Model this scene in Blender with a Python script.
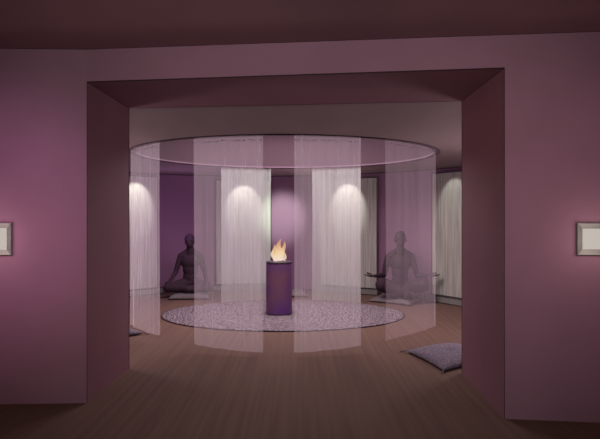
import bpy, bmesh, math, random
from mathutils import Vector, Matrix
from math import sin, cos, pi, radians, sqrt, atan2

random.seed(7)
for o in list(bpy.data.objects):
    bpy.data.objects.remove(o, do_unlink=True)
SC = bpy.context.scene
COL = SC.collection
EYE = 1.2
F = 600.0

def P(px, py, d):
    return Vector(((px - 300) / F * d, d, EYE + (219.5 - py) / F * d))

def up(v, z):
    return Vector((v.x, v.y, z))

def FX(px, d):
    return (px - 300) / F * d

def srgb(h):
    h = h.lstrip('#')
    out = []
    for i in (0, 2, 4):
        c = int(h[i:i + 2], 16) / 255
        out.append(c / 12.92 if c <= 0.04045 else ((c + 0.055) / 1.055) ** 2.4)
    return tuple(out) + (1,)

# ------------------------------------------------------------------ camera
cam = bpy.data.cameras.new('camera')
cam.sensor_width = 36
cam.lens = 36
cam.clip_start = 0.05
camo = bpy.data.objects.new('camera', cam)
COL.objects.link(camo)
camo.location = (0, 0, EYE)
camo.rotation_euler = (pi / 2, 0, 0)
SC.camera = camo

# ------------------------------------------------------------------ world and exposure
w = bpy.data.worlds.new('world')
SC.world = w
w.use_nodes = True
w.node_tree.nodes['Background'].inputs[0].default_value = (0.75, 0.5, 0.62, 1)
w.node_tree.nodes['Background'].inputs[1].default_value = 0.05
SC.view_settings.view_transform = 'Standard'
SC.view_settings.look = 'None'
SC.view_settings.exposure = 0.0
SC.view_settings.gamma = 1.0
SC.view_settings.use_curve_mapping = False
try:
    SC.cycles.transparent_max_bounces = 24
except Exception:
    pass

# ------------------------------------------------------------------ light helper, unseen fill lights added to both rooms
def light(name, typ, loc, energy, color, size=0.1, target=None, angle=None, blend=0.5, parent=None):
    l = bpy.data.lights.new(name, typ)
    l.energy = energy
    l.color = color
    if typ == 'AREA':
        l.shape = 'DISK'
        l.size = size
    else:
        l.shadow_soft_size = size
    if typ == 'SPOT':
        l.spot_size = radians(angle)
        l.spot_blend = blend
    o = bpy.data.objects.new(name, l)
    COL.objects.link(o)
    o.location = loc
    if target is not None:
        o.rotation_euler = (Vector(target) - Vector(loc)).to_track_quat('-Z', 'Y').to_euler()
    if parent:
        o.parent = parent
    return o

RC = Vector((-0.17, 7.0))       # centre of the ring of curtains
RR = 1.756
ZC = 1.948                      # ceiling of the round room
light('front_room_fill', 'AREA', (0, -0.8, 1.75), 23, (1.0, 0.98, 0.98), 2.4, (0, 3.8, 1.35))  # unseen soft source added behind the camera to light the front wall
light('front_wall_fill', 'SPOT', (0, -0.5, 1.6), 250, (1.0, 0.97, 0.97), 0.5, (0, 3.8, 1.5), 66, 1.0)  # added beam without a fixture, fades toward the wall's corners
light('amber_wash', 'SPOT', (-0.9, 2.9, 1.2), 20, (1.0, 0.5, 0.25), 0.15, (1.42, 4.25, 1.75), 36, 1.0)  # unseen beam added to warm the right passage wall
light('recess_fill', 'AREA', (RC.x, RC.y + 0.45, 2.52), 118, (1.0, 0.88, 0.90), 2.0, (RC.x, RC.y + 0.45, 0))  # unseen source added in the recess to brighten curtains and rug
light('round_room_fill', 'POINT', (-2.55, 5.7, 0.9), 42, (1.0, 0.92, 0.94), 0.25)  # unseen pair added beside the passage, lifts ceiling, walls and curtains
light('round_room_fill', 'POINT', (2.15, 5.7, 0.9), 42, (1.0, 0.92, 0.94), 0.25)  # second of the added unseen pair
light('centre_wash', 'SPOT', (-0.3, 8.85, 1.86), 300, (0.78, 1.0, 0.80), 0.08, (-0.3, 10.35, 1.25), 36, 1.0)  # added beam for the pale glow on the bay behind the fire
light('recess_wash', 'SPOT', (-0.24, 7.6, 1.95), 6, (1.0, 0.9, 0.9), 0.05, (-0.24, 8.75, 2.2), 34, 1.0)  # weak beam added to brighten the far side of the recess
light('purple_bay_fill', 'POINT', (-1.75, 9.0, 1.25), 9, (0.68, 0.35, 1.0), 0.12)  # unseen source added for the purple glow on the left bay
light('purple_trough_fill', 'POINT', (-0.75, 9.75, 0.35), 1.5, (0.62, 0.30, 1.0), 0.08)  # added violet glow low by the trough, no fixture stands here
light('rose_bay_fill', 'POINT', (0.15, 9.2, 1.45), 5, (1.0, 0.68, 0.85), 0.12)  # added pink glow for the bays behind the fire, no fixture
light('violet_wash', 'SPOT', (-1.2, 1.6, 1.9), 110, (0.85, 0.48, 0.85), 0.2, (-1.95, 3.9, 1.22), 46, 1.0)  # off-view source added for the magenta glow on the left wall
light('red_wash', 'SPOT', (-1.2, 1.6, 1.4), 20, (1.0, 0.4, 0.32), 0.2, (-1.8, 3.9, 0.75), 40, 1.0)  # off-view beam added to redden the lower left wall
light('rose_wash', 'SPOT', (1.0, 1.4, 1.9), 34, (0.95, 0.55, 0.7), 0.2, (1.85, 3.6, 1.15), 56, 1.0)  # off-view beam added to brighten the right wall
light('floor_wash', 'SPOT', (-0.1, 2.9, 2.25), 20, (1.0, 0.86, 0.76), 0.2, (0.0, 4.1, 0), 84, 1.0)  # added without a fixture to brighten the front floor
light('ceiling_wash', 'SPOT', (-0.7, 2.2, 0.2), 9, (1.0, 0.55, 0.5), 0.2, (-0.7, 3.3, 2.3), 50, 1.0)  # unseen uplight added for the warm patch on the ceiling
light('ceiling_wash', 'SPOT', (1.0, 2.0, 0.2), 9, (1.0, 0.55, 0.5), 0.2, (1.0, 3.1, 2.3), 50, 1.0)  # unseen uplight added for the right-hand warm patch

# ------------------------------------------------------------------ material helpers
def mat(name, color, rough=0.8, var=0.12, scale=(6, 6, 6), bump=0.0, bscale=80, spec=0.25, color2=None, detail=4, metallic=0.0):
    m = bpy.data.materials.new(name)
    m.use_nodes = True
    nt = m.node_tree
    b = nt.nodes['Principled BSDF']
    c = srgb(color) if isinstance(color, str) else color
    b.inputs['Roughness'].default_value = rough
    b.inputs['Specular IOR Level'].default_value = spec
    b.inputs['Metallic'].default_value = metallic
    tc = nt.nodes.new('ShaderNodeTexCoord')
    mp = nt.nodes.new('ShaderNodeMapping')
    mp.inputs['Scale'].default_value = scale
    nt.links.new(tc.outputs['Object'], mp.inputs[0])
    n = nt.nodes.new('ShaderNodeTexNoise')
    n.inputs['Scale'].default_value = 1
    n.inputs['Detail'].default_value = detail
    nt.links.new(mp.outputs[0], n.inputs['Vector'])
    r = nt.nodes.new('ShaderNodeValToRGB')
    c2 = srgb(color2) if color2 else tuple(x * (1 + var) for x in c[:3]) + (1,)
    c1 = c if color2 else tuple(x * (1 - var) for x in c[:3]) + (1,)
    r.color_ramp.elements[0].position = 0.35
    r.color_ramp.elements[1].position = 0.65
    r.color_ramp.elements[0].color = c1
    r.color_ramp.elements[1].color = c2
    nt.links.new(n.outputs[0], r.inputs[0])
    nt.links.new(r.outputs[0], b.inputs['Base Color'])
    if bump:
        n2 = nt.nodes.new('ShaderNodeTexNoise')
        n2.inputs['Scale'].default_value = bscale
        nt.links.new(tc.outputs['Object'], n2.inputs['Vector'])
        bp = nt.nodes.new('ShaderNodeBump')
        bp.inputs['Strength'].default_value = bump
        bp.inputs['Distance'].default_value = 0.01
        nt.links.new(n2.outputs[0], bp.inputs['Height'])
        nt.links.new(bp.outputs[0], b.inputs['Normal'])
    return m

M = {}
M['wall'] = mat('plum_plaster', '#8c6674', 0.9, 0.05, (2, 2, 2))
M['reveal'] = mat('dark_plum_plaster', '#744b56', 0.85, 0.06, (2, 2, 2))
M['ceiling'] = mat('dark_ceiling_paint', '#8a666c', 0.9, 0.05, (2, 2, 2))
M['round_wall'] = mat('mauve_plaster', '#77556c', 0.9, 0.05, (2, 2, 2))
M['round_ceiling'] = mat('taupe_ceiling_paint', '#7d696a', 0.9, 0.05, (2, 2, 2))
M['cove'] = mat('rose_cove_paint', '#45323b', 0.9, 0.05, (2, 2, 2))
M['rim'] = mat('mauve_rim_paint', '#6a5062', 0.7, 0.05)
M['ink'] = mat('dark_edge_strip', '#2b1a20', 0.8, 0.05)
M['steel'] = mat('brushed_steel', '#7e7d76', 0.45, 0.08, (4, 4, 60), metallic=0.3)
M['cushion'] = mat('lavender_cushion_cloth', '#63575b', 0.95, 0.1, (40, 40, 40), 0.3, 300)
M['cushion_pattern'] = mat('patterned_cushion_cloth', '#5c5466', 0.95, 0.1, (60, 60, 60), 0.3, 300, color2='#967664', detail=2)
for _n in M['cushion_pattern'].node_tree.nodes:
    if _n.type == 'VALTORGB':
        _n.color_ramp.elements[0].position = 0.52
        _n.color_ramp.elements[1].position = 0.72
M['tassel'] = mat('tassel_thread', '#5e5058', 0.95, 0.1, (60, 60, 60))
M['silhouette'] = mat('shadowed_figure', '#301d28', 0.85, 0.08, (8, 8, 8))  # backlit shade of the figures put into one dark base colour
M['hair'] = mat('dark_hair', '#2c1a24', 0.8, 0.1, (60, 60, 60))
M['pedestal'] = mat('purple_stone', '#70485f', 0.5, 0.12, (2.5, 2.5, 3), color2='#593073')  # purple light gradient put into the stone's colour as a second tone
M['pedestal_top'] = mat('dark_purple_metal', '#3a2a38', 0.5, 0.1)
M['trough'] = mat('grey_trough_stone', '#6c6764', 0.7, 0.1, (12, 12, 12), 0.2, 60)

def wood_floor():
    m = mat('dark_oak_floor', '#5d4640', 0.85, 0.1, (26, 0.5, 1), color2='#684f45', spec=0.08, detail=6)
    return m
M['floor'] = wood_floor()

def emission(name, color, strength, color2=None):
    m = bpy.data.materials.new(name)
    m.use_nodes = True
    nt = m.node_tree
    nt.nodes.remove(nt.nodes['Principled BSDF'])
    e = nt.nodes.new('ShaderNodeEmission')
    e.inputs[0].default_value = srgb(color)
    e.inputs[1].default_value = strength
    nt.links.new(e.outputs[0], nt.nodes['Material Output'].inputs[0])
    return m
M['diffuser'] = emission('lit_frosted_glass', '#f2e6dc', 0.6)

def flame_mat():
    m = bpy.data.materials.new('fire')
    m.use_nodes = True
    nt = m.node_tree
    nt.nodes.remove(nt.nodes['Principled BSDF'])
    e = nt.nodes.new('ShaderNodeEmission')
    tc = nt.nodes.new('ShaderNodeTexCoord')
    sp = nt.nodes.new('ShaderNodeSeparateXYZ')
    nt.links.new(tc.outputs['Object'], sp.inputs[0])
    mr = nt.nodes.new('ShaderNodeMapRange')
    mr.inputs['From Max'].default_value = 0.28
    nt.links.new(sp.outputs['Z'], mr.inputs['Value'])
    r = nt.nodes.new('ShaderNodeValToRGB')
    cr = r.color_ramp
    cr.elements[0].position = 0.0
    cr.elements[0].color = srgb('#f2dccb')
    cr.elements[1].position = 1.0
    cr.elements[1].color = srgb('#d79a8c')
    x = cr.elements.new(0.35)
    x.color = srgb('#f3d2a4')
    x = cr.elements.new(0.7)
    x.color = srgb('#e2aa82')
    nt.links.new(mr.outputs[0], r.inputs[0])
    nt.links.new(r.outputs[0], e.inputs[0])
    e.inputs[1].default_value = 1.0
    tr = nt.nodes.new('ShaderNodeBsdfTransparent')
    mx = nt.nodes.new('ShaderNodeMixShader')
    mx.inputs[0].default_value = 0.52
    nt.links.new(tr.outputs[0], mx.inputs[1])
    nt.links.new(e.outputs[0], mx.inputs[2])
    nt.links.new(mx.outputs[0], nt.nodes['Material Output'].inputs[0])
    return m
M['fire'] = flame_mat()

def sheer(name, alpha, streak=26.0, tint='#f8e6f0'):
    m = bpy.data.materials.new(name)
    m.use_nodes = True
    nt = m.node_tree
    nt.nodes.remove(nt.nodes['Principled BSDF'])
    uv = nt.nodes.new('ShaderNodeUVMap')
    mp = nt.nodes.new('ShaderNodeMapping')
    mp.inputs['Scale'].default_value = (streak, 0.25, 1)
    nt.links.new(uv.outputs[0], mp.inputs[0])
    n = nt.nodes.new('ShaderNodeTexNoise')
    n.inputs['Scale'].default_value = 1
    n.inputs['Detail'].default_value = 5
    n.inputs['Roughness'].default_value = 0.65
    nt.links.new(mp.outputs[0], n.inputs['Vector'])
    mr = nt.nodes.new('ShaderNodeMapRange')
    mr.inputs['From Min'].default_value = 0.3
    mr.inputs['From Max'].default_value = 0.7
    mr.inputs['To Min'].default_value = alpha * 0.78
    mr.inputs['To Max'].default_value = alpha * 1.22
    nt.links.new(n.outputs[0], mr.inputs['Value'])
    d = nt.nodes.new('ShaderNodeBsdfDiffuse')
    d.inputs[0].default_value = srgb(tint)
    t = nt.nodes.new('ShaderNodeBsdfTranslucent')
    t.inputs[0].default_value = srgb(tint)
    a = nt.nodes.new('ShaderNodeMixShader')
    a.inputs[0].default_value = 0.5
    nt.links.new(d.outputs[0], a.inputs[1])
    nt.links.new(t.outputs[0], a.inputs[2])
    tr = nt.nodes.new('ShaderNodeBsdfTransparent')
    mx = nt.nodes.new('ShaderNodeMixShader')
    nt.links.new(mr.outputs[0], mx.inputs[0])
    nt.links.new(tr.outputs[0], mx.inputs[1])
    nt.links.new(a.outputs[0], mx.inputs[2])
    nt.links.new(mx.outputs[0], nt.nodes['Material Output'].inputs[0])
    return m
M['sheer'] = sheer('sheer_voile', 0.25)
M['sheer_light'] = sheer('light_voile', 0.135, 26, '#f4dce8')
M['sheer_rear'] = sheer('dense_voile', 0.31, 26, '#f4fbf4')

def heading_mat():
    m = bpy.data.materials.new('stitched_heading')
    m.use_nodes = True
    nt = m.node_tree
    b = nt.nodes['Principled BSDF']
    b.inputs['Base Color'].default_value = srgb('#6a5260')
    b.inputs['Roughness'].default_value = 0.9
    uv = nt.nodes.new('ShaderNodeUVMap')
    mp = nt.nodes.new('ShaderNodeMapping')
    mp.inputs['Scale'].default_value = (40, 0.2, 1)
    nt.links.new(uv.outputs[0], mp.inputs[0])
    n = nt.nodes.new('ShaderNodeTexNoise')
    n.inputs['Scale'].default_value = 1
    nt.links.new(mp.outputs[0], n.inputs['Vector'])
    mr = nt.nodes.new('ShaderNodeMapRange')
    mr.inputs['From Min'].default_value = 0.45
    mr.inputs['From Max'].default_value = 0.6
    mr.inputs['To Max'].default_value = 0.7
    nt.links.new(n.outputs[0], mr.inputs['Value'])
    nt.links.new(mr.outputs[0], b.inputs['Alpha'])
    return m
M['heading'] = heading_mat()

def slab_mat():
    m = mat('pale_rain_stone', '#857f79', 0.8, 0.1, (34, 34, 1.4), 0.25, 90, color2='#a19b94', detail=8)
    return m
M['slab'] = slab_mat()

def rug_mat():
    m = bpy.data.materials.new('woven_rug')
    m.use_nodes = True
    nt = m.node_tree
    b = nt.nodes['Principled BSDF']
    b.inputs['Roughness'].default_value = 0.95
    b.inputs['Specular IOR Level'].default_value = 0.1
    tc = nt.nodes.new('ShaderNodeTexCoord')
    wv = nt.nodes.new('ShaderNodeTexWave')
    wv.wave_type = 'RINGS'
    wv.rings_direction = 'Z'
    wv.inputs['Scale'].default_value = 8
    wv.inputs['Distortion'].default_value = 11
    wv.inputs['Detail'].default_value = 3
    wv.inputs['Detail Scale'].default_value = 2.2
    nt.links.new(tc.outputs['Object'], wv.inputs['Vector'])
    n = nt.nodes.new('ShaderNodeTexNoise')
    n.inputs['Scale'].default_value = 40
    n.inputs['Detail'].default_value = 4
    nt.links.new(tc.outputs['Object'], n.inputs['Vector'])
    mm = nt.nodes.new('ShaderNodeMath')
    mm.operation = 'MULTIPLY'
    nt.links.new(wv.outputs['Fac'], mm.inputs[0])
    nt.links.new(n.outputs[0], mm.inputs[1])
    r = nt.nodes.new('ShaderNodeValToRGB')
    r.color_ramp.elements[0].position = 0.05
    r.color_ramp.elements[0].color = srgb('#46363f')
    r.color_ramp.elements[1].position = 0.5
    r.color_ramp.elements[1].color = srgb('#92838b')
    nt.links.new(mm.outputs[0], r.inputs[0])
    nt.links.new(r.outputs[0], b.inputs['Base Color'])
    bp = nt.nodes.new('ShaderNodeBump')
    bp.inputs['Strength'].default_value = 0.6
    bp.inputs['Distance'].default_value = 0.02
    nt.links.new(mm.outputs[0], bp.inputs['Height'])
    nt.links.new(bp.outputs[0], b.inputs['Normal'])
    return m
M['rug'] = rug_mat()

# ------------------------------------------------------------------ object helpers
def link(name, bm, m, parent=None, smooth=False, loc=None):
    me = bpy.data.meshes.new(name)
    bm.normal_update()
    bm.to_mesh(me)
    bm.free()
    me.materials.append(m)
    if smooth:
        for p in me.polygons:
            p.use_smooth = True
    o = bpy.data.objects.new(name, me)
    COL.objects.link(o)
    if parent:
        o.parent = parent
    if loc is not None:
        o.location = loc
    return o

def empty(name, loc, rz=0):
    o = bpy.data.objects.new(name, None)
    o.empty_display_size = 0.1
    COL.objects.link(o)
    o.location = loc
    o.rotation_euler = (0, 0, rz)
    return o

def tag(o, label=None, cat=None, group=None, kind=None):
    if label: o['label'] = label
    if cat: o['category'] = cat
    if group: o['group'] = group
    if kind: o['kind'] = kind
    return o

def copy_tree(o, parent=None):
    c = o.copy()
    COL.objects.link(c)
    c.parent = parent
    for ch in list(o.children):
        copy_tree(ch, c)
    return c

def quad(bm, a, b, c, d):
    return bm.faces.new([bm.verts.new(v) for v in (a, b, c, d)])

def box(bm, lo, hi, bev=0.0):
    g = bmesh.ops.create_cube(bm, size=1)
    vs = g['verts']
    lo, hi = Vector(lo), Vector(hi)
    for v in vs:
        v.co = Vector(((lo.x + hi.x) / 2 + v.co.x * (hi.x - lo.x), (lo.y + hi.y) / 2 + v.co.y * (hi.y - lo.y), (lo.z + hi.z) / 2 + v.co.z * (hi.z - lo.z)))
    if bev:
        es = list({e for v in vs for e in v.link_edges})
        bmesh.ops.bevel(bm, geom=es, offset=bev, segments=2, affect='EDGES')

def tube(bm, pts, r, seg=6, closed=False):
    pts = [Vector(p) for p in pts]
    n = len(pts)
    rings = []
    for i, p in enumerate(pts):
        if closed:
            t = (pts[(i + 1) % n] - pts[i - 1]).normalized()
        else:
            t = (pts[min(i + 1, n - 1)] - pts[max(i - 1, 0)]).normalized()
        up = Vector((0, 0, 1)) if abs(t.z) < 0.9 else Vector((1, 0, 0))
        u = t.cross(up).normalized()
        v = u.cross(t)
        rr = r[i] if isinstance(r, (list, tuple)) else r
        rings.append([bm.verts.new(p + (u * cos(2 * pi * k / seg) + v * sin(2 * pi * k / seg)) * rr) for k in range(seg)])
    for i in range(n if closed else n - 1):
        a, b = rings[i], rings[(i + 1) % n]
        for k in range(seg):
            bm.faces.new((a[k], a[(k + 1) % seg], b[(k + 1) % seg], b[k]))
    if not closed:
        bm.faces.new(list(reversed(rings[0])))
        bm.faces.new(rings[-1])

def lathe(bm, prof, seg=48, cx=0, cy=0, sx=1, sy=1):
    rings = []
    for (r, z) in prof:
        if r < 1e-6:
            rings.append([bm.verts.new((cx, cy, z))])
        else:
            rings.append([bm.verts.new((cx + r * sx * cos(2 * pi * k / seg), cy + r * sy * sin(2 * pi * k / seg), z)) for k in range(seg)])
    for a, b in zip(rings, rings[1:]):
        for k in range(seg):
            q = (k + 1) % seg
            if len(a) == 1 and len(b) == 1:
                continue
            if len(a) == 1:
                bm.faces.new((a[0], b[q], b[k]))
            elif len(b) == 1:
                bm.faces.new((a[k], a[q], b[0]))
            else:
                bm.faces.new((a[k], a[q], b[q], b[k]))

# ------------------------------------------------------------------ the setting: front room
ZF = 2.312
D0 = dict(l=3.92, r=3.61)
OL = P(87, 403, 3.92); OL.z = 0
OR = P(504.5, 418, 3.61); OR.z = 0
OLt = P(87, 82, 3.92)
ORt = P(504, 68, 3.61)
OLt = up(OL, OLt.z)
ORt = up(OR, ORt.z)
IL = P(129, 369, 4.816); IL.z = 0
IR = P(462, 373, 4.69); IR.z = 0
ILt = P(129, 108, 4.816)
IRt = P(462, 101, 4.69)
WL = Vector((-4.2, 3.81, 0))                    # the wall bends at the left jamb
dirw = (OR - OL).normalized()
WR = OR + dirw * 2.6

def up(v, z):
    return Vector((v.x, v.y, z))

bm = bmesh.new()
quad(bm, WL, OL, up(OL, ZF), up(WL, ZF))
quad(bm, OR, WR, up(WR, ZF), up(OR, ZF))
quad(bm, OLt, ORt, up(OR, ZF), up(OL, ZF))
tag(link('wall_front', bm, M['wall']), kind='structure')
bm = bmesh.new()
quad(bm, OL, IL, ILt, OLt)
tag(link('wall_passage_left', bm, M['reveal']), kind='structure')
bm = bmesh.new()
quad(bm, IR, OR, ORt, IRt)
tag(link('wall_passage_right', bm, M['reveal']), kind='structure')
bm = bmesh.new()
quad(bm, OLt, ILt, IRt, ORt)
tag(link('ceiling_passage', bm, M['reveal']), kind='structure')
# side walls of the front room
bm = bmesh.new()
quad(bm, (-3.2, -1.5, 0), (-3.2, 3.9, 0), (-3.2, 3.9, ZF), (-3.2, -1.5, ZF))
tag(link('wall_left', bm, M['wall']), kind='structure')
bm = bmesh.new()
quad(bm, (3.2, -1.5, 0), (3.2, 3.9, 0), (3.2, 3.9, ZF), (3.2, -1.5, ZF))
tag(link('wall_right', bm, M['wall']), kind='structure')
bm = bmesh.new()
for a, b in ((WL, OL), (OL, OR), (OR, WR)):
    quad(bm, up(a, ZF), up(b, ZF), (b.x, -1.5, ZF), (a.x, -1.5, ZF))
tag(link('ceiling', bm, M['ceiling']), kind='structure')
bm = bmesh.new()
quad(bm, (-4.5, -1.5, 0), (4.5, -1.5, 0), (4.5, 11.2, 0), (-4.5, 11.2, 0))
tag(link('floor', bm, M['floor']), kind='structure')

# thin dark edge strips
trims = [
    [OLt, ORt], [ILt, IRt], [OL + Vector((0, 0, .003)), OLt], [OR + Vector((0, 0, .003)), ORt],
    [IL, ILt], [IR, IRt], [OLt, ILt], [ORt, IRt],
    [up(WL, ZF), up(OL, ZF)], [up(OL, ZF), up(WR, ZF)],
]
tr_r = [.0035, .002, .0018, .0018, .003, .003, .003, .003, .0025, .0025]
for i, (pts, r) in enumerate(zip(trims, tr_r)):
    bm = bmesh.new()
    tube(bm, pts, r, 6)
    tag(link('trim_%d' % (i + 1), bm, M['ink']), kind='structure')

# ------------------------------------------------------------------ the setting: round room
key = [(129, 9.45), (160, 9.85), (193, 10.12), (240, 10.33), (285, 10.36), (325, 10.12), (361, 9.80), (380, 9.60), (427, 9.02), (462, 8.48)]
back = [Vector((FX(px, d), d)) for px, d in key]
left_side = [Vector(IL.xy), Vector((-2.5, 4.86)), Vector((-3.15, 5.5)), Vector((-3.5, 6.6)), Vector((-3.4, 8.0))]
right_side = [Vector((2.75, 7.5)), Vector((2.95, 6.4)), Vector((2.85, 5.4)), Vector((2.4, 4.85)), Vector(IR.xy)]
loop = left_side + back + right_side

def catmull(pts, n=6):
    out = []
    for i in range(len(pts) - 1):
        p0 = pts[max(i - 1, 0)]; p1 = pts[i]; p2 = pts[i + 1]; p3 = pts[min(i + 2, len(pts) - 1)]
        for k in range(n):
            t = k / n
            out.append(0.5 * ((2 * p1) + (p2 - p0) * t + (2 * p0 - 5 * p1 + 4 * p2 - p3) * t * t + (3 * p1 - p0 - 3 * p2 + p3) * t ** 3))
    out.append(pts[-1].copy())
    return out
WALL = catmull(loop, 6)

def wall_depth(px):
    k = (px - 300) / F
    best = None
    for a, b in zip(WALL, WALL[1:]):
        fa, fb = a.x - k * a.y, b.x - k * b.y
        if fa * fb <= 0 and abs(fb - fa) > 1e-9:
            t = fa / (fa - fb)
            y = a.y + (b.y - a.y) * t
            if best is None or y > best:
                best = y
    return best

def zc(p):
    t = max(0, min(1, (5.5 - p.y) / 0.65))
    t = t * t * (3 - 2 * t)
    return ZC + (2.13 - ZC) * t

bm = bmesh.new()
lo = [bm.verts.new((p.x, p.y, 0)) for p in WALL]
hi = [bm.verts.new((p.x, p.y, zc(p))) for p in WALL]
for i in range(len(WALL) - 1):
    bm.faces.new((lo[i], lo[i + 1], hi[i + 1], hi[i]))
tag(link('wall_round', bm, M['round_wall'], smooth=True), kind='structure')
# ceiling around the ring
bm = bmesh.new()
front = [Vector(IR.xy).lerp(Vector(IL.xy), k / 16) for k in range(1, 16)]
FULL = WALL + front
rows = []
NS = 8
for p in FULL:
    a = atan2(p.y - RC.y, p.x - RC.x)
    q = RC + Vector((cos(a), sin(a))) * (RR - 0.004)
    row = []
    for s in range(NS + 1):
        t = s / NS
        xy = p.lerp(q, t)
        e = 1 - t
        z = ZC + (zc(p) - ZC) * e * e * (3 - 2 * e)
        row.append(bm.verts.new((xy.x, xy.y, z)))
    rows.append(row)
for i in range(len(rows)):
    a, b = rows[i], rows[(i + 1) % len(rows)]
    for s in range(NS):
        bm.faces.new((a[s], a[s + 1], b[s + 1], b[s]))
tag(link('ceiling_round', bm, M['round_ceiling'], smooth=True), kind='structure')
# raised round recess
bm = bmesh.new()
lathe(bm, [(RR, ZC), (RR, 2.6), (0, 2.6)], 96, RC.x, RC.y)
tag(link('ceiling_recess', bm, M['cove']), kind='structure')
# dark line between wall and ceiling, wall and floor
bm = bmesh.new()
tube(bm, [(p.x * 0.999, p.y - .004, ZC - 0.002) for p in WALL[24:-24]], 0.006, 5)
tag(link('trim_11', bm, M['ink']), kind='structure')
bm = bmesh.new()
tube(bm, [(p.x * 0.999, p.y - .004, 0.004) for p in WALL[24:-24]], 0.005, 5)
tag(link('baseboard_round', bm, M['ink']), kind='structure')

# ------------------------------------------------------------------ ring track
track = empty('curtain_track', (RC.x, RC.y, ZC + 0.005))
tag(track, 'round curtain track with pale rim and dark rails fixed under the ceiling', 'curtain track')
bm = bmesh.new()
lathe(bm, [(RR, 0.0), (RR, -0.005), (RR - .06, -0.005), (RR - .06, 0.012), (RR - .004, 0.012)], 96)
link('rim', bm, M['rim'], track)
for r, t in ((RR - .002, .004), (RR - .032, .003), (RR - .06, .004)):
    bm = bmesh.new()
    tube(bm, [(r * cos(2 * pi * k / 96), r * sin(2 * pi * k / 96), -0.006) for k in range(96)], t, 5, True)
    link('rail', bm, M['ink'], track)

# ------------------------------------------------------------------ sheer curtains
CR = RR - 0.022

def ring_angle(px, near):
    k = (px - 300) / F
    # |(k t - cx, t - cy)| = CR
    A = k * k + 1
    B = -2 * (k * RC.x + RC.y)
    C = RC.length_squared - CR * CR
    disc = B * B - 4 * A * C
    if disc < 0:
        disc = 0
    t = (-B + (-1 if near else 1) * sqrt(disc)) / (2 * A)
    return atan2(t - RC.y, k * t - RC.x) % (2 * pi)

def curtain(a0, a1, label, seed, flare=0.0, cloth='sheer'):
    if a1 < a0:
        a0, a1 = a1, a0
    rnd = random.Random(seed)
    am = (a0 + a1) / 2
    base = Vector((RC.x + CR * cos(am), RC.y + CR * sin(am), 0))
    root = empty('sheer_curtain', base)
    tag(root, label, 'curtain', 'sheer curtains hung in a ring')
    n = 110
    fr = [(rnd.uniform(14, 60), rnd.uniform(0, 6.3), rnd.uniform(0.002, 0.006)) for _ in range(5)]
    ztop, zbot = ZC - 0.004, 0.03
    bm = bmesh.new()
    uvl = bm.loops.layers.uv.new('UVMap')
    zs = [ztop + (zbot - ztop) * (k / 10) for k in range(11)]
    cols = []
    for i in range(n + 1):
        u = i / n
        col = []
        for z in zs:
            s = (ztop - z) / (ztop - zbot)
            a = a0 + (a1 - a0) * (u + (u - .5) * (flare * s - 0.012 * sin(s * pi)))
            arc = a * CR
            rr = CR + sum(amp * sin(f * arc + ph + 0.4 * s) for f, ph, amp in fr) * (0.5 + 0.7 * s)
            ph_ = abs(((a + pi / 2) % (2 * pi)) if ((a + pi / 2) % (2 * pi)) < pi else 2 * pi - ((a + pi / 2) % (2 * pi)))
            lift = 0.065 * sin(min(1.75 * ph_, pi)) ** 2      # the hem rises towards the sides of the ring
            col.append(bm.verts.new((RC.x + rr * cos(a) - base.x, RC.y + rr * sin(a) - base.y, z + lift * s)))
        cols.append(col)
    L = (a1 - a0) * CR
    for i in range(n):
        for k in range(10):
            f = bm.faces.new((cols[i][k], cols[i + 1][k], cols[i + 1][k + 1], cols[i][k + 1]))
            for lp, (ii, kk) in zip(f.loops, ((i, k), (i + 1, k), (i + 1, k + 1), (i, k + 1))):
                lp[uvl].uv = (seed * 3.1 + ii / n * L, zs[kk])
    c = link('curtain_panel', bm, M[cloth], root, smooth=True)
    # stitched heading band a little below the rail
    bm = bmesh.new()
    uvl = bm.loops.layers.uv.new('UVMap')
    prev = None
    for i in range(n + 1):
        a = a0 + (a1 - a0) * i / n
        wob = 0.004 * sin(a * 90) + 0.003 * sin(a * 47 + seed)
        ra = CR + 0.012
        v1 = bm.verts.new((RC.x + ra * cos(a) - base.x, RC.y + ra * sin(a) - base.y, ztop - 0.040 + wob))
        v2 = bm.verts.new((RC.x + ra * cos(a) - base.x, RC.y + ra * sin(a) - base.y, ztop - 0.052 + wob))
        if prev:
            f = bm.faces.new((prev[0], v1, v2, prev[1]))
            for lp, uu in zip(f.loops, ((i - 1), i, i, (i - 1))):
                lp[uvl].uv = (seed + uu / n * L, 0)
        prev = (v1, v2)
    link('heading_stitch', bm, M['heading'], root)
    return root

near = lambda px: ring_angle(px, True)
far = lambda px: ring_angle(px, False)
tl = ring_angle(60, True)
tr_ = ring_angle(560, True)
curtain(tl - 0.05, near(159), 'sheer curtain at the far left of the ring, curling round beside the passage wall', 1)
curtain(near(193), near(263), 'long sheer front curtain hanging before the left seated person', 2)
curtain(near(294), near(361), 'long sheer front curtain just right of the fire pedestal', 3)
a_r = near(385)
curtain(a_r, tr_ + (2 * pi if tr_ < a_r - pi else 0) + 0.03, 'sheer curtain on the right of the ring veiling the right seated person', 4, 0, 'sheer_light')
curtain(far(221), far(271), 'short looking sheer rear curtain behind the pedestal on its left', 5, 0, 'sheer_rear')
curtain(far(312), far(361), 'short looking sheer rear curtain right of the fire, before a pale wall panel', 6, 0, 'sheer_rear')

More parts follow.
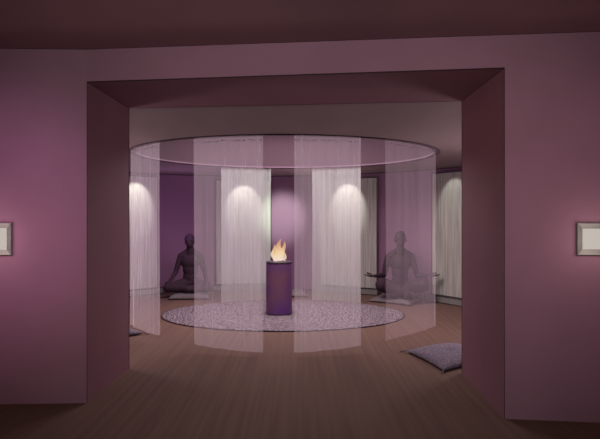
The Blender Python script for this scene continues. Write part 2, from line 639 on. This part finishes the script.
# ------------------------------------------------------------------ rug, pedestal, fire
rug = empty('round_rug', (FX(283.3, 7.6), 7.62, 0))
tag(rug, 'large round lavender woven rug with dark edging under the pedestal', 'rug')
bm = bmesh.new()
lathe(bm, [(0, 0.016), (0.6, 0.016), (0.985, 0.016), (1.0, 0.012), (1.0, 0.001)], 96, 0, 0, 1.515, 1.22)
link('rug_pile', bm, M['rug'], rug)
bm = bmesh.new()
tube(bm, [(1.52 * cos(2 * pi * k / 96), 1.225 * sin(2 * pi * k / 96), 0.007) for k in range(96)], 0.006, 6, True)
link('edging', bm, M['ink'], rug, smooth=True)

PD = 7.55
PZ = 0.655
ped = empty('fire_pedestal', (FX(279, PD), PD, 0.019))
tag(ped, 'round purple pedestal standing on the rug with a fire on top', 'pedestal')
bm = bmesh.new()
lathe(bm, [(0, 0), (0.155, 0), (0.162, 0.006), (0.162, PZ - .03), (0.158, PZ - .025)], 64)
link('column', bm, M['pedestal'], ped, smooth=False)
bm = bmesh.new()
lathe(bm, [(0.158, PZ - .025), (0.165, PZ - .02), (0.165, PZ - .006), (0.16, PZ), (0, PZ)], 64)
link('top_dish', bm, M['pedestal_top'], ped)
bm = bmesh.new()
tube(bm, [(0.1625 * cos(2 * pi * k / 64), 0.1625 * sin(2 * pi * k / 64), 0.005) for k in range(64)], 0.005, 6, True)
link('base_ring', bm, M['ink'], ped)

fire = empty('fire', (FX(278.5, PD), PD, PZ + 0.032))
tag(fire, 'small orange and cream open flame burning on the pedestal', 'fire')
def tongue(x, y, h, r, lean, seed):
    bm = bmesh.new()
    n = 18
    pts, rs = [], []
    for i in range(n + 1):
        t = i / n
        pts.append((x + lean * t * t + 0.014 * sin(t * 6 + seed), y + 0.01 * sin(t * 5 + seed * 2), h * t))
        rs.append(max(0.0008, r * (t + 0.30) ** 0.6 * (1 - t) ** 0.85 * 1.35))
    tube(bm, pts, rs, 12)
    o = link('flame_tongue', bm, M['fire'], fire, smooth=True)
tongue(0.00, 0.0, 0.27, 0.060, 0.03, 0.5)
tongue(-0.035, 0.02, 0.20, 0.045, -0.03, 2.0)
tongue(0.04, -0.015, 0.24, 0.045, 0.035, 3.3)
tongue(-0.01, -0.03, 0.16, 0.060, -0.02, 4.4)
tongue(0.015, 0.03, 0.21, 0.05, -0.005, 5.2)
tongue(-0.055, -0.005, 0.13, 0.035, -0.028, 1.2)
tongue(0.06, 0.01, 0.15, 0.035, 0.03, 0.2)
light('fire_glow', 'POINT', (FX(278.5, PD), PD - 0.0, PZ + 0.35), 0.8, (1.0, 0.72, 0.55), 0.08)

# ------------------------------------------------------------------ stone wall panels with troughs
def panel(pl, pr, dl, dr, ztop, label, watts):
    a = Vector((FX(pl, dl), dl)); b = Vector((FX(pr, dr), dr))
    mid = (a + b) / 2
    ang = atan2(b.y - a.y, b.x - a.x)
    wid = (b - a).length
    root = empty('stone_wall_panel', (mid.x, mid.y, 0), ang)
    tag(root, label, 'wall panel', 'lit stone panels around the round wall')
    h = wid / 2
    bm = bmesh.new()
    box(bm, (-h, 0.0, 0.10), (h, 0.05, ztop), 0.004)
    link('slab', bm, M['slab'], root)
    bm = bmesh.new()
    tube(bm, [(-h, -.002, 0.1), (-h, -.002, ztop), (h, -.002, ztop), (h, -.002, 0.1)], 0.007, 5)
    link('frame', bm, M['ink'], root)
    t = bmesh.new()
    k = h + 0.05
    box(t, (-k, -0.10, 0.002), (k, 0.06, 0.08), 0.004)
    box(t, (-k, -0.10, 0.08), (k, -0.075, 0.10))
    box(t, (-k, 0.04, 0.08), (k, 0.06, 0.10))
    box(t, (-k, -0.075, 0.08), (-k + .025, 0.04, 0.10))
    box(t, (k - .025, -0.075, 0.08), (k, 0.04, 0.10))
    tr = link('trough', t, M['trough'], root)
    bm = bmesh.new()
    tube(bm, [(-k, -.101, .008), (k, -.101, .008)], .005, 5)
    tube(bm, [(-k, -.101, .098), (k, -.101, .098)], .005, 5)
    tube(bm, [(-k, -.101, .006), (-k, -.101, .1)], .005, 5)
    tube(bm, [(k, -.101, .006), (k, -.101, .1)], .005, 5)
    link('edge_line', bm, M['ink'], tr)
    light('panel_downlight', 'SPOT', (0, -0.5, ZC - 0.03), watts, (0.96, 1.0, 0.95), 0.012, (0, 0, ZC - 0.03 - 0.43), 56, 0.5, root)
    return root

IN = 0.07
panel(112, 157.5, wall_depth(131) - .28, wall_depth(157.5) - IN, 1.885, 'pale lit stone panel at the far left, partly hidden by the passage wall', 40)
panel(216, 271, wall_depth(216) - IN, wall_depth(271) - IN, 1.865, 'pale lit stone panel left of the pedestal, behind a rear curtain', 40)
panel(320, 377, wall_depth(320) - IN, wall_depth(377) - IN, 1.87, 'pale lit stone panel right of the pedestal, half veiled by a rear curtain', 40)
panel(432, 480, wall_depth(432) - IN, wall_depth(480) - IN, 1.875, 'greyer stone panel at the far right beside the right seated person', 12)

# ------------------------------------------------------------------ wall sconces
def sconce(c, nrm, wid, hgt, label):
    ang = atan2(nrm.y, nrm.x) + pi / 2
    root = empty('wall_sconce', c, ang)
    tag(root, label, 'wall lamp', 'square wall lamps')
    bm = bmesh.new()
    W, H, f, dep = wid / 2, hgt / 2, 0.034, 0.024
    def ring(x, z, y):
        return [bm.verts.new(v) for v in ((-x, y, -z), (x, y, -z), (x, y, z), (-x, y, z))]
    r0, r1, r2, r3 = ring(W, H, -0.001), ring(W, H, -dep + .006), ring(W - .003, H - .003, -dep), ring(W - f, H - f, -dep + .012)
    r4 = ring(W - f, H - f, -.004)
    for a, b in ((r0, r1), (r1, r2), (r2, r3), (r3, r4)):
        for k in range(4):
            q = (k + 1) % 4
            bm.faces.new((a[k], a[q], b[q], b[k]))
    link('frame', bm, M['steel'], root)
    bm = bmesh.new()
    box(bm, (-W + f, -dep + .014, -H + f), (W - f, -0.006, H - f))
    link('diffuser', bm, M['diffuser'], root)
    light('lamp_glow', 'POINT', (0, -0.20, 0), 1.5, (1.0, 0.82, 0.80), 0.08, parent=root)
    return root

nl = Vector((OL.y - WL.y, -(OL.x - WL.x), 0)).normalized()
if nl.y > 0: nl = -nl
pw = WL.lerp(OL, (FX(-3.4, 3.9) - WL.x) / (OL.x - WL.x))
sconce(Vector((pw.x, pw.y, EYE - 19.5 / F * pw.y)), nl, 0.21, 0.21, 'square steel framed wall lamp glowing on the left wall')
nr = Vector((dirw.y, -dirw.x, 0))
if nr.y > 0: nr = -nr
pr_ = OR + dirw * ((FX(593.5, 3.55) - OR.x) / dirw.x)
sconce(Vector((pr_.x, pr_.y, EYE - 19.5 / F * pr_.y)), nr, 0.20, 0.19, 'square steel framed wall lamp glowing on the right wall')

# ------------------------------------------------------------------ cushions
def cushion(corners, thick, m, label, tuft=True):
    # corners: four ground points in order
    cs = [Vector(c) for c in corners]
    ctr = sum(cs, Vector((0, 0))) / 4
    root = empty('floor_cushion', (ctr.x, ctr.y, 0.002))
    tag(root, label, 'cushion', 'square floor cushions with tassels')
    n = 28
    bm = bmesh.new()
    top, bot = [], []
    for i in range(n + 1):
        ra, rb = [], []
        for j in range(n + 1):
            u, v = i / n, j / n
            p = (cs[0] * (1 - u) * (1 - v) + cs[1] * u * (1 - v) + cs[2] * u * v + cs[3] * (1 - u) * v) - ctr
            a, b = 2 * u - 1, 2 * v - 1
            # edges bow inwards between the pinched corners
            p *= 1 - 0.07 * max(abs(a), abs(b)) ** 3 * (1 - min(abs(a), abs(b)) ** 2)
            prof = max(0, (1 - abs(a) ** 3.2)) ** 0.55 * max(0, (1 - abs(b) ** 3.2)) ** 0.55
            hgt = thick * prof
            if tuft:
                hgt -= thick * 0.35 * math.exp(-(a * a + b * b) / 0.02)
            z0 = 0.4 * thick * (1 - prof) * 0.5
            hgt += 0.003 * sin(9 * u + 4 * v) * prof
            edge = i in (0, n) or j in (0, n)
            vt = bm.verts.new((p.x, p.y, z0 + max(hgt, 0.004)))
            ra.append(vt)
            rb.append(vt if edge else bm.verts.new((p.x, p.y, z0 * 0.6)))
        top.append(ra); bot.append(rb)
    for i in range(n):
        for j in range(n):
            bm.faces.new((top[i][j], top[i + 1][j], top[i + 1][j + 1], top[i][j + 1]))
            bm.faces.new((bot[i][j + 1], bot[i + 1][j + 1], bot[i + 1][j], bot[i][j]))
    bmesh.ops.recalc_face_normals(bm, faces=bm.faces)
    link('cover', bm, m, root, smooth=True)
    for c in cs:
        d = (c - ctr)
        e = d.normalized()
        s = d - e * 0.01
        z0 = 0.2 * thick + .004
        bm = bmesh.new()
        tube(bm, [(s.x, s.y, z0), (s.x + e.x * .02, s.y + e.y * .02, z0 - .002), (s.x + e.x * .035, s.y + e.y * .035, z0 * .6), (s.x + e.x * .06, s.y + e.y * .06, 0.005)], [.004, .006, .005, .006], 7)
        link('tassel', bm, M['tassel'], root, smooth=True)
    return root

def square(cx, cy, side, ang):
    return [Vector((cx, cy)) + Vector((cos(ang + pi / 4 + k * pi / 2), sin(ang + pi / 4 + k * pi / 2))) * side / sqrt(2) for k in range(4)]

LP = Vector((FX(189.8, 9.3), 9.3))
RP = Vector((FX(400.5, 8.78), 8.78))
cushion(square(LP.x + .03, LP.y - .07, 0.62, radians(4)), 0.105, M['cushion'], 'pale floor cushion under the left seated person')
cushion([(0.985, 8.72), (1.53, 8.28), (1.86, 8.98), (1.27, 9.36)], 0.085, M['cushion'], 'pale floor cushion under the right seated person')
cushion(square(FX(289, 9.45), 9.5, 0.58, radians(3)), 0.09, M['cushion'], 'small pale floor cushion at the back, peeking out behind the pedestal')
cushion([(1.12, 4.69), (1.67, 5.07), (1.49, 5.74), (0.95, 5.40)], 0.072, M['cushion_pattern'], 'large speckled lavender floor cushion in the right foreground beside the passage')
cushion(square(-2.02, 6.22, 0.56, radians(48)), 0.085, M['cushion_pattern'], 'floor cushion at the left, only its corner showing past the passage wall')

# ------------------------------------------------------------------ seated people
def capsule(bm, a, b, ra, rb, seg=14, rings=5, flat=1.0, axis=None):
    a, b = Vector(a), Vector(b)
    d = b - a
    L = d.length
    q = d.to_track_quat('Z', 'Y') if L > 1e-6 else Matrix.Identity(3).to_quaternion()
    prof = []
    for i in range(rings + 1):
        t = -pi / 2 + (pi / 2) * i / rings
        prof.append((ra * cos(t), ra * sin(t)))
    for i in range(rings + 1):
        t = (pi / 2) * i / rings
        prof.append((rb * cos(t), L + rb * sin(t)))
    vr = []
    for r, z in prof:
        if r < 1e-6:
            vr.append([bm.verts.new(a + q @ Vector((0, 0, z)))])
        else:
            vr.append([bm.verts.new(a + q @ Vector((r * cos(2 * pi * k / seg), r * flat * sin(2 * pi * k / seg), z))) for k in range(seg)])
    for x, y in zip(vr, vr[1:]):
        for k in range(seg):
            n = (k + 1) % seg
            if len(x) == 1 and len(y) == 1: continue
            if len(x) == 1: bm.faces.new((x[0], y[n], y[k]))
            elif len(y) == 1: bm.faces.new((x[k], x[n], y[0]))
            else: bm.faces.new((x[k], x[n], y[n], y[k]))

def ellip(bm, c, r, seg=20):
    g = bmesh.ops.create_uvsphere(bm, u_segments=seg, v_segments=12, radius=1)
    for v in g['verts']:
        v.co = Vector((c[0] + v.co.x * r[0], c[1] + v.co.y * r[1], c[2] + v.co.z * r[2]))

def hand(bm, wrist, direc, upv, side, mudra):
    d = Vector(direc).normalized()
    u = Vector(upv)
    u = (u - d * u.dot(d)).normalized()
    s = d.cross(u) * side              # towards the thumb
    w0 = Vector(wrist)
    palm = w0 + d * 0.05
    for k in (-1.2, -.4, .4, 1.2):
        capsule(bm, w0 + s * k * .012, w0 + d * .085 + s * k * .019, .0145, .012, 10, 3)
    lens = [0.062, 0.075, 0.080, 0.068, 0.052]
    for i, k in enumerate((1.25, .42, -.42, -1.25)):
        L = lens[i + 1]
        b0 = w0 + d * .082 + s * k * .0195
        if mudra and i == 0:
            p1 = b0 + (d * .6 + u * .8).normalized() * L * .5
            p2 = p1 + (u * .2 + s * .9 - d * .15).normalized() * L * .45
        else:
            cv = 0.25 if mudra else -0.35
            p1 = b0 + (d + u * cv * .6).normalized() * L * .5
            p2 = p1 + (d * .85 + u * cv * 1.4).normalized() * L * .5
        capsule(bm, b0, p1, .0095, .0088, 8, 3)
        capsule(bm, p1, p2, .0088, .0072, 8, 3)
        if mudra and i == 0: tip = p2
    t0 = w0 + d * .025 + s * .024
    if mudra:
        t1 = t0 + (s * .7 + d * .5 + u * .45).normalized() * .038
        t2 = tip
    else:
        t1 = t0 + (s * .8 + d * .6).normalized() * .036
        t2 = t1 + (s * .25 + d * .95).normalized() * .03
    capsule(bm, t0, t1, .0125, .0105, 8, 3)
    capsule(bm, t1, t2, .0105, .008, 8, 3)

def person(loc, scale, pose, label, shoulder, rz=0):
    bm = bmesh.new()
    # trunk
    capsule(bm, (-.065, .05, .11), (.065, .05, .11), .11, .11, 18, 6)
    ellip(bm, (0, .045, .22), (.118, .095, .16))
    ellip(bm, (0, .035, .36), (.122, .095, .16))
    ellip(bm, (0, .03, .47), (.155, .105, .13))
    ellip(bm, (0, .04, .545), (shoulder, .075, .07))
    for s in (-1, 1):
        capsule(bm, (s * .03, .035, .655), (s * (shoulder - .02), .04, .575), .042, .055, 14, 5)
    # neck and head
    capsule(bm, (0, .035, .58), (0, .015, .72), .062, .052, 16, 5)
    hs = pose.get('hs', 1.0)
    ellip(bm, (0, .005, .825), (.076 * hs, .094, .100))
    ellip(bm, (0, -.018, .775), (.058 * hs, .070, .075))
    ellip(bm, (0, -.045, .728), (.030, .030, .024))
    capsule(bm, (0, -.086, .815), (0, -.106, .782), .009, .014, 10, 4)
    capsule(bm, (-.02, -.083, .748), (.02, -.083, .748), .008, .008, 8, 3)
    capsule(bm, (-.018, -.080, .738), (.018, -.080, .738), .008, .008, 8, 3)
    for s in (-1, 1):
        capsule(bm, (s * .016, -.083, .838), (s * .048, -.070, .838), .009, .008, 8, 3)
        ellip(bm, (s * .031, -.074, .818), (.014, .012, .009), 10)
        ellip(bm, (s * pose.get('ear', .079), .012, .800), (.010, .022, .034), 12)
    for s in (-1, 1):
        # folded legs
        hip = (s * .10, .02, .10)
        knee = pose['knee']; kn = (s * knee[0], knee[1], knee[2])
        capsule(bm, hip, kn, .108, pose.get('kr', .066), 18, 6)
        ank = (-s * .13, -.27 + (.03 if s > 0 else -.04), .055)
        capsule(bm, kn, ank, pose.get('kr', .066) - .004, .042, 14, 5)
        capsule(bm, (kn[0] * .75, kn[1] * .9, kn[2] + .005), (ank[0] * .2, ank[1], .065), .062, .048, 14, 5)
        # foot tucked under the other shin
        capsule(bm, ank, (-s * .235, -.225, .05), .036, .026, 12, 5, 0.8)
        # arms
        sh = (s * (shoulder + .005), .04, .565)
        el = pose['elbow']; e = (s * el[0], el[1], el[2])
        wr = pose['wrist']; w_ = (s * wr[0], wr[1], wr[2])
        capsule(bm, sh, e, .052, .038, 16, 5)
        capsule(bm, e, w_, .038, .024, 14, 5)
        hd = pose['hand']
        hand(bm, w_, (s * hd[0], hd[1], hd[2]), pose['up'], s * pose['thumb'], pose['mudra'])
    me = bpy.data.meshes.new('tmp')
    bmesh.ops.recalc_face_normals(bm, faces=bm.faces)
    bm.to_mesh(me); bm.free()
    tmp = bpy.data.objects.new('tmp', me)
    COL.objects.link(tmp)
    r = tmp.modifiers.new('r', 'REMESH'); r.mode = 'VOXEL'; r.voxel_size = 0.0058
    sm = tmp.modifiers.new('s', 'SMOOTH'); sm.factor = 0.5; sm.iterations = 4
    dg = bpy.context.evaluated_depsgraph_get()
    body = bpy.data.meshes.new_from_object(tmp.evaluated_get(dg))
    bpy.data.objects.remove(tmp, do_unlink=True)
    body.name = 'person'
    body.materials.clear(); body.materials.append(M['silhouette'])
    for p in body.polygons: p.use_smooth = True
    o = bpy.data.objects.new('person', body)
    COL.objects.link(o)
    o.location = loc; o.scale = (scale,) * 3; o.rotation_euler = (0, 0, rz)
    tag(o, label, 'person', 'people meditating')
    # cropped hair
    bm = bmesh.new()
    g = bmesh.ops.create_uvsphere(bm, u_segments=32, v_segments=24, radius=1)
    dead = []
    for v in g['verts']:
        lim = 0.42 if v.co.y < -0.35 else (0.05 if v.co.y < 0.1 else -0.5)
        if v.co.z < lim: dead.append(v)
    bmesh.ops.delete(bm, geom=dead, context='VERTS')
    for v in bm.verts:
        v.co = Vector((v.co.x * .0795 * hs, .006 + v.co.y * .0985, .826 + v.co.z * .105))
    bmesh.ops.solidify(bm, geom=bm.faces[:], thickness=0.006)
    link('hair', bm, M['hair'], o, smooth=True)
    return o

person((LP.x, LP.y, 0.092), 0.955, dict(knee=(.315, -.20, .072), elbow=(.235, .03, .31), wrist=(.290, -.12, .175), hand=(.35, -.55, -.55), up=(0, -.2, 1), thumb=-1, mudra=False, ear=.077, hs=1.1),
       'person sitting cross-legged on the left cushion, hands resting low on the knees', .150)
person((RP.x, RP.y, 0.075), 1.03, dict(knee=(.280, -.17, .185), kr=.100, elbow=(.235, .02, .30), wrist=(.375, -.10, .300), hand=(.95, -.2, .02), up=(0, -.1, 1), thumb=-1, mudra=True),
       'person sitting cross-legged on the right cushion, forearms held out to both sides', .158)
